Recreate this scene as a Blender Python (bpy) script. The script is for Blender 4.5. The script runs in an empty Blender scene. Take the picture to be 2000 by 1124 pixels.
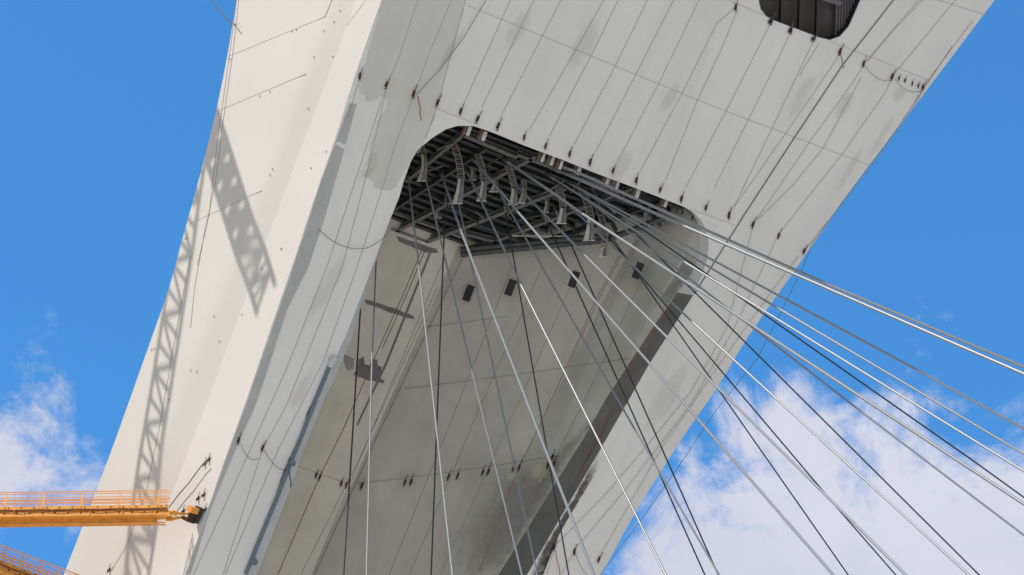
import bpy, bmesh, math, random
from mathutils import Vector as V, Matrix
from mathutils.geometry import tessellate_polygon
random.seed(7)
S = bpy.context.scene
C = S.collection
# ------------------------------------------------------------------ camera
FPX = 5671.0; TH = math.radians(40); CAM = V((0, 0, 1.7))
RT = V((1, 0, 0)); FW = V((0, math.cos(TH), math.sin(TH))); UP = V((0, -math.sin(TH), math.cos(TH)))
cd = bpy.data.cameras.new('camera'); cam = bpy.data.objects.new('camera', cd); C.objects.link(cam)
cam.location = CAM; cam.rotation_euler = (math.pi/2 + TH, 0, 0)
cd.sensor_width = 36; cd.lens = FPX/2000*36; cd.clip_start = 0.5; cd.clip_end = 20000
S.camera = cam
# ------------------------------------------------------------------ light
SUN = V((-.54, -.46, .70)).normalized()
el = math.asin(SUN.z); az = math.atan2(SUN.x, SUN.y)
sd = bpy.data.lights.new('sun', 'SUN'); sd.energy = 5.0; sd.angle = math.radians(.5); sd.color = (1, .93, .83)
so = bpy.data.objects.new('sun', sd); C.objects.link(so); so.location = (-60, -20, 150)
so.rotation_euler = (-SUN).to_track_quat('-Z', 'Y').to_euler()
S.view_settings.view_transform = 'Standard'; S.view_settings.look = 'None'; S.view_settings.gamma = 1
S.view_settings.exposure = -0.32
W = bpy.data.worlds.new('World'); S.world = W; W.use_nodes = True
nt = W.node_tree; N = nt.nodes; LK = nt.links; N.clear()
def wn(t, **k):
    n = N.new(t)
    for a, b in k.items(): setattr(n, a, b)
    return n
def math_(op, a, b=None, c=None, clamp=False):
    n = wn('ShaderNodeMath', operation=op); n.use_clamp = clamp
    for i, x in enumerate((a, b, c)):
        if x is None: continue
        if isinstance(x, (int, float)): n.inputs[i].default_value = x
        else: LK.new(x, n.inputs[i])
    return n.outputs[0]
sky = wn('ShaderNodeTexSky'); sky.sky_type = 'NISHITA'; sky.sun_disc = False
sky.sun_elevation = el; sky.sun_rotation = az; sky.air_density = 1.0; sky.dust_density = 0.3; sky.ozone_density = 2.0
hs = wn('ShaderNodeHueSaturation'); hs.inputs['Hue'].default_value = .49
hs.inputs['Saturation'].default_value = 1.12; hs.inputs['Value'].default_value = 1.35
LK.new(sky.outputs[0], hs.inputs['Color'])
tint = wn('ShaderNodeMix', data_type='RGBA', blend_type='MULTIPLY'); tint.inputs[0].default_value = 1
LK.new(hs.outputs[0], tint.inputs[6]); tint.inputs[7].default_value = (.70, 1.30, 1.72, 1)
tc = wn('ShaderNodeTexCoord')
def dot(v):
    n = wn('ShaderNodeVectorMath', operation='DOT_PRODUCT'); LK.new(tc.outputs['Generated'], n.inputs[0])
    n.inputs[1].default_value = v; return n.outputs['Value']
fw = math_('MAXIMUM', dot(FW), .05)
cu = math_('DIVIDE', dot(RT), fw); cv = math_('DIVIDE', dot(UP), fw)
X = math_('MULTIPLY_ADD', cu, FPX/2000, .5)                  # cloud bank laid out by compass direction and height
Y = math_('MULTIPLY_ADD', cv, -FPX/1124, .5)
fc = wn('ShaderNodeFloatCurve'); cm = fc.mapping.curves[0]
pts = [(0, .47), (.05, .465), (.09, .50), (.12, .58), (.14, .85), (.3, .9), (.56, .66), (.62, .56), (.68, .49), (.76, .46), (.83, .455), (.88, .44), (.94, .46), (1, .47)]
cm.points[0].location = pts[0]; cm.points[1].location = pts[-1]
for p in pts[1:-1]: cm.points.new(*p)
fc.mapping.update(); LK.new(X, fc.inputs['Value'])
bY = math_('MULTIPLY_ADD', fc.outputs[0], 1.65, -.075)
co = wn('ShaderNodeCombineXYZ'); LK.new(math_('MULTIPLY', X, 1.78), co.inputs[0]); LK.new(Y, co.inputs[1])
def noise(scale, detail, rough, dist=0., off=0):
    n = wn('ShaderNodeTexNoise'); m = wn('ShaderNodeVectorMath', operation='ADD'); m.inputs[1].default_value = (off, off*.7, off*.3)
    LK.new(co.outputs[0], m.inputs[0]); LK.new(m.outputs[0], n.inputs['Vector'])
    n.inputs['Scale'].default_value = scale; n.inputs['Detail'].default_value = detail
    n.inputs['Roughness'].default_value = rough; n.inputs['Distortion'].default_value = dist
    return n.outputs['Fac']
n1 = noise(4.6, 11, .66, .3, 3.1); n2 = noise(2.2, 6, .55, .2, 9.)
f0 = math_('MULTIPLY', math_('SUBTRACT', Y, bY), 4.6)
f1 = math_('MULTIPLY', math_('SUBTRACT', n1, .5), 3.9)
leftfade = math_('MULTIPLY', math_('LESS_THAN', X, .3), math_('MULTIPLY', math_('MAXIMUM', math_('SUBTRACT', Y, .83), 0), 9))
dens = math_('SUBTRACT', math_('ADD', math_('MINIMUM', f0, 1.35), f1), leftfade)
mr = wn('ShaderNodeMapRange', interpolation_type='SMOOTHSTEP'); LK.new(dens, mr.inputs[0])
mr.inputs[1].default_value = -.05; mr.inputs[2].default_value = .85; mr.inputs[3].default_value = 0; mr.inputs[4].default_value = .95
front = math_('MULTIPLY', mr.outputs[0], math_('GREATER_THAN', dot(FW), .1))
cr = wn('ShaderNodeMix', data_type='RGBA'); LK.new(n2, cr.inputs[0])
CLOUD_A = cr.inputs[6]; CLOUD_B = cr.inputs[7]
CLOUD_A.default_value = (4.4, 4.55, 5.7, 1); CLOUD_B.default_value = (7.3, 7.2, 7.8, 1)
mx = wn('ShaderNodeMix', data_type='RGBA'); LK.new(front, mx.inputs[0]); LK.new(tint.outputs[2], mx.inputs[6]); LK.new(cr.outputs[2], mx.inputs[7])
# unseen broken overcast, added to neutralise the fill light, over the rest of the sky (behind the viewer, overhead and down to the horizon)
om = wn('ShaderNodeMapRange', interpolation_type='SMOOTHSTEP'); LK.new(dot(FW), om.inputs[0])
om.inputs[1].default_value = .955; om.inputs[2].default_value = .86; om.inputs[3].default_value = 0; om.inputs[4].default_value = 1
n9 = wn('ShaderNodeTexNoise'); LK.new(tc.outputs['Generated'], n9.inputs['Vector']); n9.inputs['Scale'].default_value = 2.6; n9.inputs['Detail'].default_value = 8
oc = wn('ShaderNodeMapRange', interpolation_type='SMOOTHSTEP'); LK.new(n9.outputs['Fac'], oc.inputs[0]); oc.inputs[1].default_value = .33; oc.inputs[2].default_value = .50
mx2 = wn('ShaderNodeMix', data_type='RGBA'); LK.new(math_('MULTIPLY', om.outputs[0], oc.outputs[0]), mx2.inputs[0])
LK.new(mx.outputs[2], mx2.inputs[6]); mx2.inputs[7].default_value = (1.0, 1.02, 1.08, 1); mx = mx2
bg = wn('ShaderNodeBackground'); bg.inputs[1].default_value = .148
LK.new(mx.outputs[2], bg.inputs[0]); ow = wn('ShaderNodeOutputWorld'); LK.new(bg.outputs[0], ow.inputs[0])

# ------------------------------------------------------------------ site geometry
def ray(p): return RT*((p[0]-1000)/FPX) + UP*((562-p[1])/FPX) + FW
def hit(p, P, n):
    r = ray(p); return CAM + r*((P-CAM).dot(n)/r.dot(n))
def proj(q):
    v = q-CAM; z = v.dot(FW); return (1000+v.dot(RT)/z*FPX, 562-v.dot(UP)/z*FPX)
Wd = V((.874, .485, 0)).normalized(); H = V((Wd.y, -Wd.x, 0))
D = (H+V((0, 0, 1))).normalized()                            # the tower leans 45 degrees along H
NF = (H-V((0, 0, 1))).normalized()                           # outward normal of its underside
F0 = CAM+ray((555, 562))*150
Zu = V((0, 0, 1))
ZC = hit((905, 247), F0, NF).z+1.1                           # underside of the steel ceiling in the recess
PC = V((0, 0, ZC))
def onF(p, off=0): return hit(p, F0+NF*off, NF)
def lerp_curve(pts, y):
    if y <= pts[0][1]: a, b = pts[0], pts[1]
    elif y >= pts[-1][1]: a, b = pts[-2], pts[-1]
    else:
        for a, b in zip(pts, pts[1:]):
            if a[1] <= y <= b[1]: break
    return a[0]+(b[0]-a[0])*(y-a[1])/(b[1]-a[1])
def smooth_curve(pts, y):
    return (lerp_curve(pts, y-40)+lerp_curve(pts, y-15)+lerp_curve(pts, y)+lerp_curve(pts, y+15)+lerp_curve(pts, y+40))/5
RIDGE = [(761, -45), (745, 0), (692, 150), (653, 279), (626, 351), (571, 520), (560, 550), (482, 780), (438, 900), (362, 1124)]
CB = [(715, -45), (700, 0), (670, 60), (600, 265), (545, 400), (505, 505), (444, 694), (395, 800), (362, 900), (275, 1124)]
AB = [(668, -45), (650, 0), (597, 145), (511, 373), (470, 500), (400, 650), (352, 765), (300, 900), (225, 1124)]
SIL = [(471, -45), (462, 0), (444, 112), (422, 219), (397, 319), (377, 393), (357, 463), (332, 560), (280, 706), (218, 880), (161, 1029), (124, 1124)]
RS = [(1977, -45), (1943, 0), (1815, 170), (1656, 380), (1543, 542), (1451, 671), (1401, 760), (1350, 829), (1244, 994), (1174, 1124)]
lC = V((-.68, .733, 0)).normalized(); lB = V((-.775, .632, 0)).normalized(); lA = V((-.70, .714, 0)).normalized()
def nrm(a, b):
    n = a.cross(b).normalized(); return n if n.dot(FW) < 0 else -n
NC, NB, NA = nrm(lC, D), nrm(lB, D), nrm(lA, D)

# ------------------------------------------------------------------ materials
def material(name, col, rough=.7, metal=0., var=.0, scale=1., bump=0., streak=None, var_col=None, coat=0.):
    m = bpy.data.materials.new(name); m.use_nodes = True; t = m.node_tree; b = t.nodes['Principled BSDF']
    b.inputs['Roughness'].default_value = rough; b.inputs['Metallic'].default_value = metal
    b.inputs['Base Color'].default_value = (*col, 1)
    if coat: b.inputs['Coat Weight'].default_value = coat
    if var or bump or streak:
        tcx = t.nodes.new('ShaderNodeTexCoord'); mp = t.nodes.new('ShaderNodeMapping')
        t.links.new(tcx.outputs['Object'], mp.inputs[0])
        n = t.nodes.new('ShaderNodeTexNoise'); n.inputs['Scale'].default_value = scale; n.inputs['Detail'].default_value = 8
        n.inputs['Roughness'].default_value = .6
        t.links.new(mp.outputs[0], n.inputs['Vector'])
        last = None
        if var:
            r = t.nodes.new('ShaderNodeMapRange'); r.inputs[1].default_value = .35; r.inputs[2].default_value = .7
            t.links.new(n.outputs['Fac'], r.inputs[0])
            mi = t.nodes.new('ShaderNodeMix'); mi.data_type = 'RGBA'; t.links.new(r.outputs[0], mi.inputs[0])
            mi.inputs[6].default_value = (*col, 1)
            vc = var_col or tuple(c*(1-var) for c in col); mi.inputs[7].default_value = (*vc, 1); last = mi.outputs[2]
        if streak:                                           # long rain streaks and bay-to-bay tone along the lean
            amt, su, sv = streak
            dn = []
            for ax, s in ((Wd, su), (D, sv), (NF, su*.2)):
                q = t.nodes.new('ShaderNodeVectorMath'); q.operation = 'DOT_PRODUCT'; t.links.new(tcx.outputs['Object'], q.inputs[0])
                q.inputs[1].default_value = ax*s; dn.append(q.outputs['Value'])
            cx = t.nodes.new('ShaderNodeCombineXYZ')
            for i in range(3): t.links.new(dn[i], cx.inputs[i])
            n2_ = t.nodes.new('ShaderNodeTexNoise'); n2_.inputs['Scale'].default_value = 1; n2_.inputs['Detail'].default_value = 5
            t.links.new(cx.outputs[0], n2_.inputs['Vector'])
            r2 = t.nodes.new('ShaderNodeMapRange'); r2.inputs[1].default_value = .45; r2.inputs[2].default_value = .75
            r2.inputs[3].default_value = 0; r2.inputs[4].default_value = amt; t.links.new(n2_.outputs['Fac'], r2.inputs[0])
            m2 = t.nodes.new('ShaderNodeMix'); m2.data_type = 'RGBA'; t.links.new(r2.outputs[0], m2.inputs[0])
            if last: t.links.new(last, m2.inputs[6])
            else: m2.inputs[6].default_value = (*col, 1)
            m2.inputs[7].default_value = (*[c*.5 for c in col], 1); last = m2.outputs[2]
        if last: t.links.new(last, b.inputs['Base Color'])
        if bump:
            bp = t.nodes.new('ShaderNodeBump'); bp.inputs['Strength'].default_value = bump; bp.inputs['Distance'].default_value = .05
            n3 = t.nodes.new('ShaderNodeTexNoise'); n3.inputs['Scale'].default_value = scale*2.5; n3.inputs['Detail'].default_value = 6
            t.links.new(mp.outputs[0], n3.inputs['Vector'])
            t.links.new(n3.outputs['Fac'], bp.inputs['Height']); t.links.new(bp.outputs[0], b.inputs['Normal'])
    return m
M = {}
M['under'] = material('painted_concrete_underside', (.74, .735, .715), .8, var=.07, scale=.16, bump=.12, streak=(.13, .9, .05))
M['side'] = material('painted_concrete_side', (.66, .63, .59), .8, var=.04, scale=.12, bump=.08, streak=(.05, .7, .06))
M['valley'] = material('painted_concrete_valley', (.77, .75, .72), .8, var=.05, scale=.12, bump=.06, streak=(.05, .7, .06))
M['inner'] = material('bare_concrete_beige', (.59, .57, .50), .85, var=.18, scale=.35, bump=.2, streak=(.22, 1.1, .07))
M['inner2'] = material('bare_concrete_grey_beige', (.47, .465, .41), .85, var=.2, scale=.3, bump=.2, streak=(.30, .8, .06))
M['reveal'] = material('shaded_grey_reveal', (.19, .185, .175), .8, var=.2, scale=.6, streak=(.25, 1.2, .1))  # grey return wall, its shade put into the darker colour
M['olive'] = material('old_grey_paint', (.60, .605, .56), .85, var=.08, scale=.5, streak=(.12, 1, .06))
M['grey_strip'] = material('grey_primer_strip', (.45, .46, .46), .85, var=.14, scale=.5, streak=(.18, 1.2, .08))
M['stain'] = material('dark_grey_repair_paint', (.17, .165, .16), .9, var=.3, scale=1.5)
M['soot'] = material('sooty_concrete', (.33, .32, .30), .9, var=.35, scale=.8, streak=(.4, 1.4, .1))
M['yellow_patch'] = material('yellowed_repair_patch', (.43, .42, .25), .9, var=.3, scale=1.5)
M['pale_blue'] = material('pale_blue_grey_lining', (.52, .56, .57), .7, var=.15, scale=.8)
M['pipe'] = material('blue_grey_pipe', (.13, .17, .20), .5, .3)
M['wire'] = material('dark_wire', (.10, .10, .10), .6)
M['line'] = material('grey_lifeline', (.27, .265, .25), .8)
M['seam'] = material('joint_filler_grey', (.46, .45, .41), .9)
M['seam_in'] = material('dark_pour_joint', (.20, .19, .165), .9)
M['groove'] = material('dark_joint', (.17, .17, .16), .9)
M['redline'] = material('reddish_brown_stripe', (.22, .10, .075), .8)
M['rust'] = material('rusty_iron', (.035, .022, .016), .8, .2, var=.5, scale=5, var_col=(.10, .04, .02))
M['steel_dark'] = material('dark_structural_steel', (.085, .088, .09), .45, .5, var=.35, scale=2)
M['steel_mid'] = material('worn_grey_steel', (.20, .20, .19), .5, .4, var=.35, scale=3)
M['deck'] = material('dark_corrugated_deck', (.035, .036, .038), .6, .2)
M['horn'] = material('off_white_painted_steel', (.58, .58, .55), .55, var=.3, scale=3)
M['brown'] = material('brown_stained_steel', (.16, .11, .07), .8, var=.4, scale=3)
M['cable'] = material('galvanised_cable_sheath', (.25, .27, .30), .36, .12)
M['cable'].node_tree.nodes['Principled BSDF'].inputs['Specular IOR Level'].default_value = .9
M['cable_thin'] = material('shaded_cable_sheath', (.06, .07, .085), .45, .8)  # darker copy of the sheath, shade on these cables put into its colour
M['orange'] = material('orange_yellow_paint', (.86, .38, .06), .5, var=.18, scale=3, var_col=(.62, .25, .04))
M['orange_rail'] = material('orange_rail_paint', (.85, .42, .16), .5)
M['glass'] = material('dark_window_glass', (.025, .025, .028), .08)
M['blind'] = material('brown_room_behind_glass', (.075, .065, .058), .6, var=.4, scale=.9)
M['mullion'] = material('black_window_frame', (.012, .012, .014), .4)
M['louvre'] = material('grey_ribbed_cladding', (.12, .115, .12), .6)
M['vent'] = material('black_vent_plastic', (.02, .02, .02), .6)
M['red'] = material('red_rag', (.28, .04, .03), .8)
M['teal'] = material('teal_rope', (.03, .12, .15), .8)
M['ground'] = material('pale_stadium_roofing_and_paving', (.74, .73, .71), .85, var=.1, scale=.03)

# ------------------------------------------------------------------ object helpers
def tag(o, label=None, cat=None, group=None, kind=None):
    if label: o['label'] = label
    if cat: o['category'] = cat
    if group: o['group'] = group
    if kind: o['kind'] = kind
    return o
def empty(name, loc, label, cat, group=None):
    o = bpy.data.objects.new(name, None); C.objects.link(o); o.location = loc; o.empty_display_size = .5
    return tag(o, label, cat, group)
def wloc(o):
    l = V((0, 0, 0))
    while o is not None: l += V(o.location); o = o.parent
    return l
class MB:
    def __init__(s): s.v = []; s.f = []; s.m = []; s.mats = []
    def mi(s, mat):
        if mat not in s.mats: s.mats.append(mat)
        return s.mats.index(mat)
    def add(s, vs, fs, mat):
        k = len(s.v); s.v += [V(v) for v in vs]; i = s.mi(mat)
        for f in fs: s.f.append([k+a for a in f]); s.m.append(i)
    def tube(s, pts, r, mat, n=8, r2=None, cap=True):
        pts = [V(p) for p in pts]; vs = []; m = len(pts)
        t0 = (pts[1]-pts[0]).normalized(); a = t0.orthogonal().normalized()
        for i, p in enumerate(pts):
            t = (pts[min(i+1, m-1)]-pts[max(i-1, 0)]).normalized()
            a = (a-t*a.dot(t)).normalized(); b = t.cross(a)
            rr = r if r2 is None else r+(r2-r)*i/(m-1)
            for k in range(n):
                g = 2*math.pi*k/n; vs.append(p+(a*math.cos(g)+b*math.sin(g))*rr)
        fs = [(i*n+k, i*n+(k+1) % n, (i+1)*n+(k+1) % n, (i+1)*n+k) for i in range(m-1) for k in range(n)]
        if cap: fs += [tuple(range(n-1, -1, -1)), tuple((m-1)*n+k for k in range(n))]
        s.add(vs, fs, mat)
    def bar(s, p, q, u, wu, wv, mat):                        # rectangular bar p->q, u = width direction
        p = V(p); q = V(q); t = (q-p).normalized(); u = (V(u)-t*V(u).dot(t)).normalized(); v = t.cross(u)
        vs = [c+u*(a*wu/2)+v*(b*wv/2) for c in (p, q) for a, b in ((-1, -1), (1, -1), (1, 1), (-1, 1))]
        s.add(vs, [(3, 2, 1, 0), (4, 5, 6, 7), (0, 1, 5, 4), (1, 2, 6, 5), (2, 3, 7, 6), (3, 0, 4, 7)], mat)
    def ibeam(s, p, q, up, w, h, tk, mat):
        up = V(up); t = (V(q)-V(p)).normalized(); side = t.cross(up).normalized()
        s.bar(V(p)+up*(h/2), V(q)+up*(h/2), side, w, tk, mat)
        s.bar(V(p)-up*(h/2), V(q)-up*(h/2), side, w, tk, mat)
        s.bar(p, q, side, tk, h-tk, mat)
    def box(s, c, ax, dims, mat):
        c = V(c); a, b, d = [V(x).normalized() for x in ax]
        s.bar(c-a*dims[0]/2, c+a*dims[0]/2, b, dims[1], dims[2], mat)
    def build(s, name, parent=None, smooth=False, loc=None):
        me = bpy.data.meshes.new(name); o = bpy.data.objects.new(name, me); C.objects.link(o)
        if parent is not None:
            o.parent = parent; base = wloc(parent)
        else:
            base = V(loc) if loc is not None else V((0, 0, 0)); o.location = base
        me.from_pydata([tuple(v-base) for v in s.v], [], s.f)
        for mm in s.mats: me.materials.append(mm)
        for p, i in zip(me.polygons, s.m): p.material_index = i; p.use_smooth = smooth
        bm = bmesh.new(); bm.from_mesh(me); bmesh.ops.recalc_face_normals(bm, faces=bm.faces); bm.to_mesh(me); bm.free()
        me.update(); return o

# ------------------------------------------------------------------ ground
g = MB(); g.add([(-6000, -6000, 0), (6000, -6000, 0), (6000, 6000, 0), (-6000, 6000, 0)], [(0, 1, 2, 3)], M['ground'])
tag(g.build('ground'), kind='structure')

# ------------------------------------------------------------------ the leaning tower
BASE = V((-95, 255, 0))
tower = empty('leaning_tower', BASE, 'huge pale concrete tower leaning overhead, cables fanning out of its steel ceilinged recess', 'tower')
GZ = 0.0
def down(p): return p-D*((p.z-GZ)/D.z)                       # follow the lean to the ground
TOPZ = 150.0
def top(p): return p+D*((TOPZ-p.z)/D.z)
rows = list(range(-45, 1125, 39)); rows[-1] = 1124
ridge = [onF((smooth_curve(RIDGE, y), y)) for y in rows]
def fold(pts, y): return sum(lerp_curve(pts, y+k*30) for k in range(-6, 7))/13
cb = [hit((fold(CB, y), y), r, NC) for y, r in zip(rows, ridge)]
ab = [hit((fold(AB, y), y), r, NB) for y, r in zip(rows, cb)]
sil = [hit((smooth_curve(SIL, y), y), r, NA) for y, r in zip(rows, ab)]
rsl = [onF((smooth_curve(RS, y), y)) for y in rows]
rr = [(top(p[0]),)+tuple(p)+(down(p[-1]),) for p in (ridge, cb, ab, sil, rsl)]
ridge, cb, ab, sil, rsl = [list(p) for p in rr]
def strip(name, A, B, mat, parent=tower, sub=1, smooth=False, extra=None):
    m = MB(); n = len(A)
    vs = []; fs = []
    for i in range(n):
        for k in range(sub+1): vs.append(A[i].lerp(B[i], k/sub))
    for i in range(n-1):
        for k in range(sub): a = i*(sub+1)+k; fs.append((a, a+1, a+sub+2, a+sub+1))
    m.add(vs, fs, mat)
    return m.build(name, parent, smooth)
# left flank: three bays with a shallow valley in between
mm = MB(); n = len(ridge)
mm.v = []
vs = ridge+cb; mm.add(vs, [(i, i+1, n+i+1, n+i) for i in range(n-1)], M['side'])
# rounded valley: blend between outer bay and valley bay
cols = [cb]
for k in (.34, .62, .82): cols.append([c.lerp(a, k) for c, a in zip(cb, ab)])
def bl(k1, k2, push): return [c.lerp(a, k1) + (s-a)*k2 + NB*0 for c, a, s in zip(cb, ab, sil)]
cols.append([c.lerp(a, .93)+(s-a)*.03 for c, a, s in zip(cb, ab, sil)])
cols.append([a.lerp(s, .12).lerp(c.lerp(a, .97), .2) for c, a, s in zip(cb, ab, sil)])
cols.append([a.lerp(s, .3) for a, s in zip(ab, sil)]); cols.append(sil)
flat = [p for c in cols for p in c]
mv = MB(); mv.add(flat, [(j*n+i, j*n+i+1, (j+1)*n+i+1, (j+1)*n+i) for j in range(len(cols)-1) for i in range(n-1)], M['side'])
mm.build('ridge_bay', tower)
fl = mv.build('flank_wall', tower, smooth=True)
# hidden sides
lBk = (lA+Wd*.0).normalized()
bl_ = [p+(-H)*9+Wd*3 for p in sil]
rD = V((-.62, .78, 0)).normalized()
br_ = [p+rD*13 for p in rsl]
edge_r = [p+rD*.0-NF*.55+Wd*.12 for p in rsl]
strip('back_wall', sil, bl_, M['under']); strip('back_wall', bl_, br_, M['under']); strip('side_wall', edge_r, br_, M['under'])
strip('edge_chamfer', rsl, edge_r, M['side'])
mt = MB(); mt.add([ridge[0], cb[0], ab[0], sil[0], bl_[0], br_[0], edge_r[0], rsl[0]], [tuple(range(8))], M['under']); mt.build('roof', tower)

# underside with the recess mouth and the window hole
IL = [(895, 246), (871, 253), (844, 270), (817, 292), (803, 314), (789, 353), (780, 385), (757, 441), (733, 506), (707, 575), (677, 653), (648, 715), (611, 790), (568, 893), (543, 965), (482, 1124)]
ARCH = [(927, 247), (967, 261), (1020, 283), (1100, 313), (1157, 336), (1250, 371), (1291, 387), (1335, 404), (1354, 415), (1368, 429), (1378, 447), (1384, 472), (1382, 505), (1370, 540), (1354, 577)]
IR = [(1266, 715), (1183, 860), (1110, 985), (1046, 1095), (1029, 1124)]
def arcpts(c, pts): return pts
WIN = [(1482, 0), (1486, 18), (1497, 32), (1512, 40), (1557, 57), (1600, 73), (1620, 78), (1640, 71), (1657, 52), (1680, 0), (1740, -120), (1750, -160), (1738, -182), (1700, -200), (1620, -228), (1590, -230), (1565, -215), (1530, -150), (1490, -40)]
outer = list(reversed(rsl)) + ridge                          # ground right ... top right, top left ... ground left
inner_edge = [onF(p) for p in reversed(IL)] + [onF(p) for p in ARCH] + [onF(p) for p in IR]
outline = outer + [down(onF(IL[-1]))] + inner_edge + [down(onF(IR[-1]))]
hole = [onF(p) for p in WIN]
def tess(loops):
    o = F0
    return tessellate_polygon([[V(((p-o).dot(Wd), (p-o).dot(D), 0)) for p in l] for l in loops])
allp = outline+hole
mf = MB(); mf.add(allp, [tuple(t) for t in tess([outline, hole])], M['under']); mf.build('underside_wall', tower)

# ---- recess behind the mouth
a_ = hit((765, 445), PC, Zu); b_ = hit((891, 490), PC, Zu); c_ = hit((1300, 425), PC, Zu)
NLW = nrm((b_-a_).normalized(), D)
def onL(p, off=0): return hit(p, b_+NLW*off, NLW)
corner_px = [(891, 490), (860, 575), (830, 653), (773, 782), (721, 902), (684, 965), (608, 1124)]
corner = [onL(p) for p in corner_px]
NBK = nrm((c_-b_).normalized(), (corner[-1]-b_).normalized())
def onB(p, off=0): return hit(p, b_+NBK*off, NBK)
corner_l = [b_, down(b_).lerp(b_, 0)]
cdir = (corner[-1]-corner[0]).normalized()
cbot = corner[0]+cdir*((corner[0].z)/-cdir.z)
def depthF(q): return (F0-q).dot(NF)
print('corner depth', depthF(b_), 'right depth', depthF(onB((1237, 698))), depthF(onB((1015, 1055))))
# back wall (right of the corner)
BR = [(1300, 425), (1345, 408), (1364, 440), (1368, 472), (1364, 507), (1347, 543), (1323, 572), (1279, 634), (1237, 698), (1183, 780), (1138, 860), (1119, 889), (1015, 1057), (973, 1124)]
brp = [onB(p) for p in BR]
br_bot = brp[-1]+(brp[-1]-brp[-2]).normalized()*0; br_bot = brp[-1]-D*(brp[-1].z/D.z)
# clip helper: ceiling line to the right end
m = MB(); vs = [b_, c_+Zu*2.5, brp[1]+Zu*2.2] + brp[2:] + [br_bot, cbot]
vs[0] = b_+(-cdir)*1.5
m.add(vs, [tuple(range(len(vs)))], M['inner2']); bk = m.build('recess_back_wall', tower)
# left inner wall, running behind the left arm
uL = -Wd
lw0 = b_-cdir*1.5; far = 22
# left return hidden behind the arm, so that no sky shows
ilp = [onF(p) for p in IL]; ilp = ilp+[down(ilp[-1])]
ilp = [ilp[0]+D*3]+ilp
lwp = [p-NF*((p-b_).dot(NF)) for p in ilp]
m = MB(); k = len(ilp); m.add(ilp+lwp, [(i, i+1, k+i+1, k+i) for i in range(k-1)], M['inner']); m.build('recess_side_wall', tower)
m = MB(); vs = [lw0]+lwp+[cbot]; m.add(vs, [tuple(range(len(vs)))], M['inner']); m.build('recess_left_wall', tower)
# mouth lip: thickness of the underside skin, top and right
lip = [onF(p) for p in reversed(IL[:5])]+[onF(p) for p in ARCH[:8]]
m = MB(); k = len(lip); m.add(lip+[p-NF*.28 for p in lip], [(i, i+1, k+i+1, k+i) for i in range(k-1)], M['side']); m.build('mouth_lip', tower)
RP = [onF(p) for p in ARCH[7:]]; RB = [onB(p) for p in BR[1:1+len(ARCH[7:])]]
FR = ARCH[7:]; BRr = [(1338, 404), (1345, 408), (1356, 422), (1364, 440), (1368, 472), (1364, 507), (1347, 543), (1323, 572)]
m = MB(); RP = [onF(p) for p in FR]; RB = [onB(p) for p in BRr]; k = len(RP)
m.add(RP+RB, [(i, i+1, k+i+1, k+i) for i in range(k-1)], M['under']); m.build('rounded_reveal', tower, smooth=True)
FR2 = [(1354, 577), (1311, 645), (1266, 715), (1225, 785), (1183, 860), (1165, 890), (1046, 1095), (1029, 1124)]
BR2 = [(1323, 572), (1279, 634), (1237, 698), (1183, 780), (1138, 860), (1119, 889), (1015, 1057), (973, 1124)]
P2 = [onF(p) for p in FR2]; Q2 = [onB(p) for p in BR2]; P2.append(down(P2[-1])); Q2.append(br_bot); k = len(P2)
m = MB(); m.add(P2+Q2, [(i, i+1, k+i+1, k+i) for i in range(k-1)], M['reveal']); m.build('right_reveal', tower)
# left edge lining, pale blue grey chamfer
li = [(p, (p[0]+o, p[1])) for p, o in zip(IL[7:], (0, 3, 6, 12, 16, 18, 20, 20, 19, 17))][:9]
A2 = [onF(p) for p, q in li]; B2 = [onF(q, -.5) for p, q in li]; A2.append(down(A2[-1])); B2.append(down(B2[-1]))
k = len(A2); m = MB(); m.add(A2+B2, [(i, i+1, k+i+1, k+i) for i in range(k-1)], M['pale_blue']); m.build('edge_lining', tower)
# wall above the mouth inside the recess (behind the skin), brown stained
l0 = onF((760, 200), -.3); l1 = onF((1420, 425), -.3)
up_ = D*6
m = MB(); m.add([l0+Wd*-6, l1+Wd*2, l1+Wd*2+up_, l0+Wd*-6+up_], [(0, 1, 2, 3)], M['brown'])
lipwall = None
# ---- steel ceiling
ceil = MB()
cs = [onF((700, 180), -.35), onF((1430, 455), -.35)]
cl = [V((p.x, p.y, 0)) for p in cs]
def onZ(p, dz=0): return hit(p, PC+Zu*dz, Zu)
e0 = hit((905, 247), F0, NF); lineF = e0-NF*.35; lineF = lineF+D*((ZC-lineF.z)/D.z)   # where the ceiling meets the inside of the skin
FL = lineF-Wd*4.6; FRt = lineF+Wd*14.5
deckz = .62
quad = [FL, FRt, c_+(c_-b_).normalized()*1, b_, V(FL)+(b_-FL)-Wd*((b_-FL).dot(Wd))]
dm = MB(); dm.add([V((p.x, p.y, ZC+deckz)) for p in quad], [(0, 1, 2, 3, 4)], M['deck'])
for i in range(90):                                          # corrugations
    p = FL.lerp(V(b_), i/90.); 
ceiling = dm.build('steel_ceiling', tower)
wm = MB(); wm.add([FL-D*1.2, FRt-D*1.2+Wd*0, FRt+D*3, FL+D*3], [(0, 1, 2, 3)], M['brown'])
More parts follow.
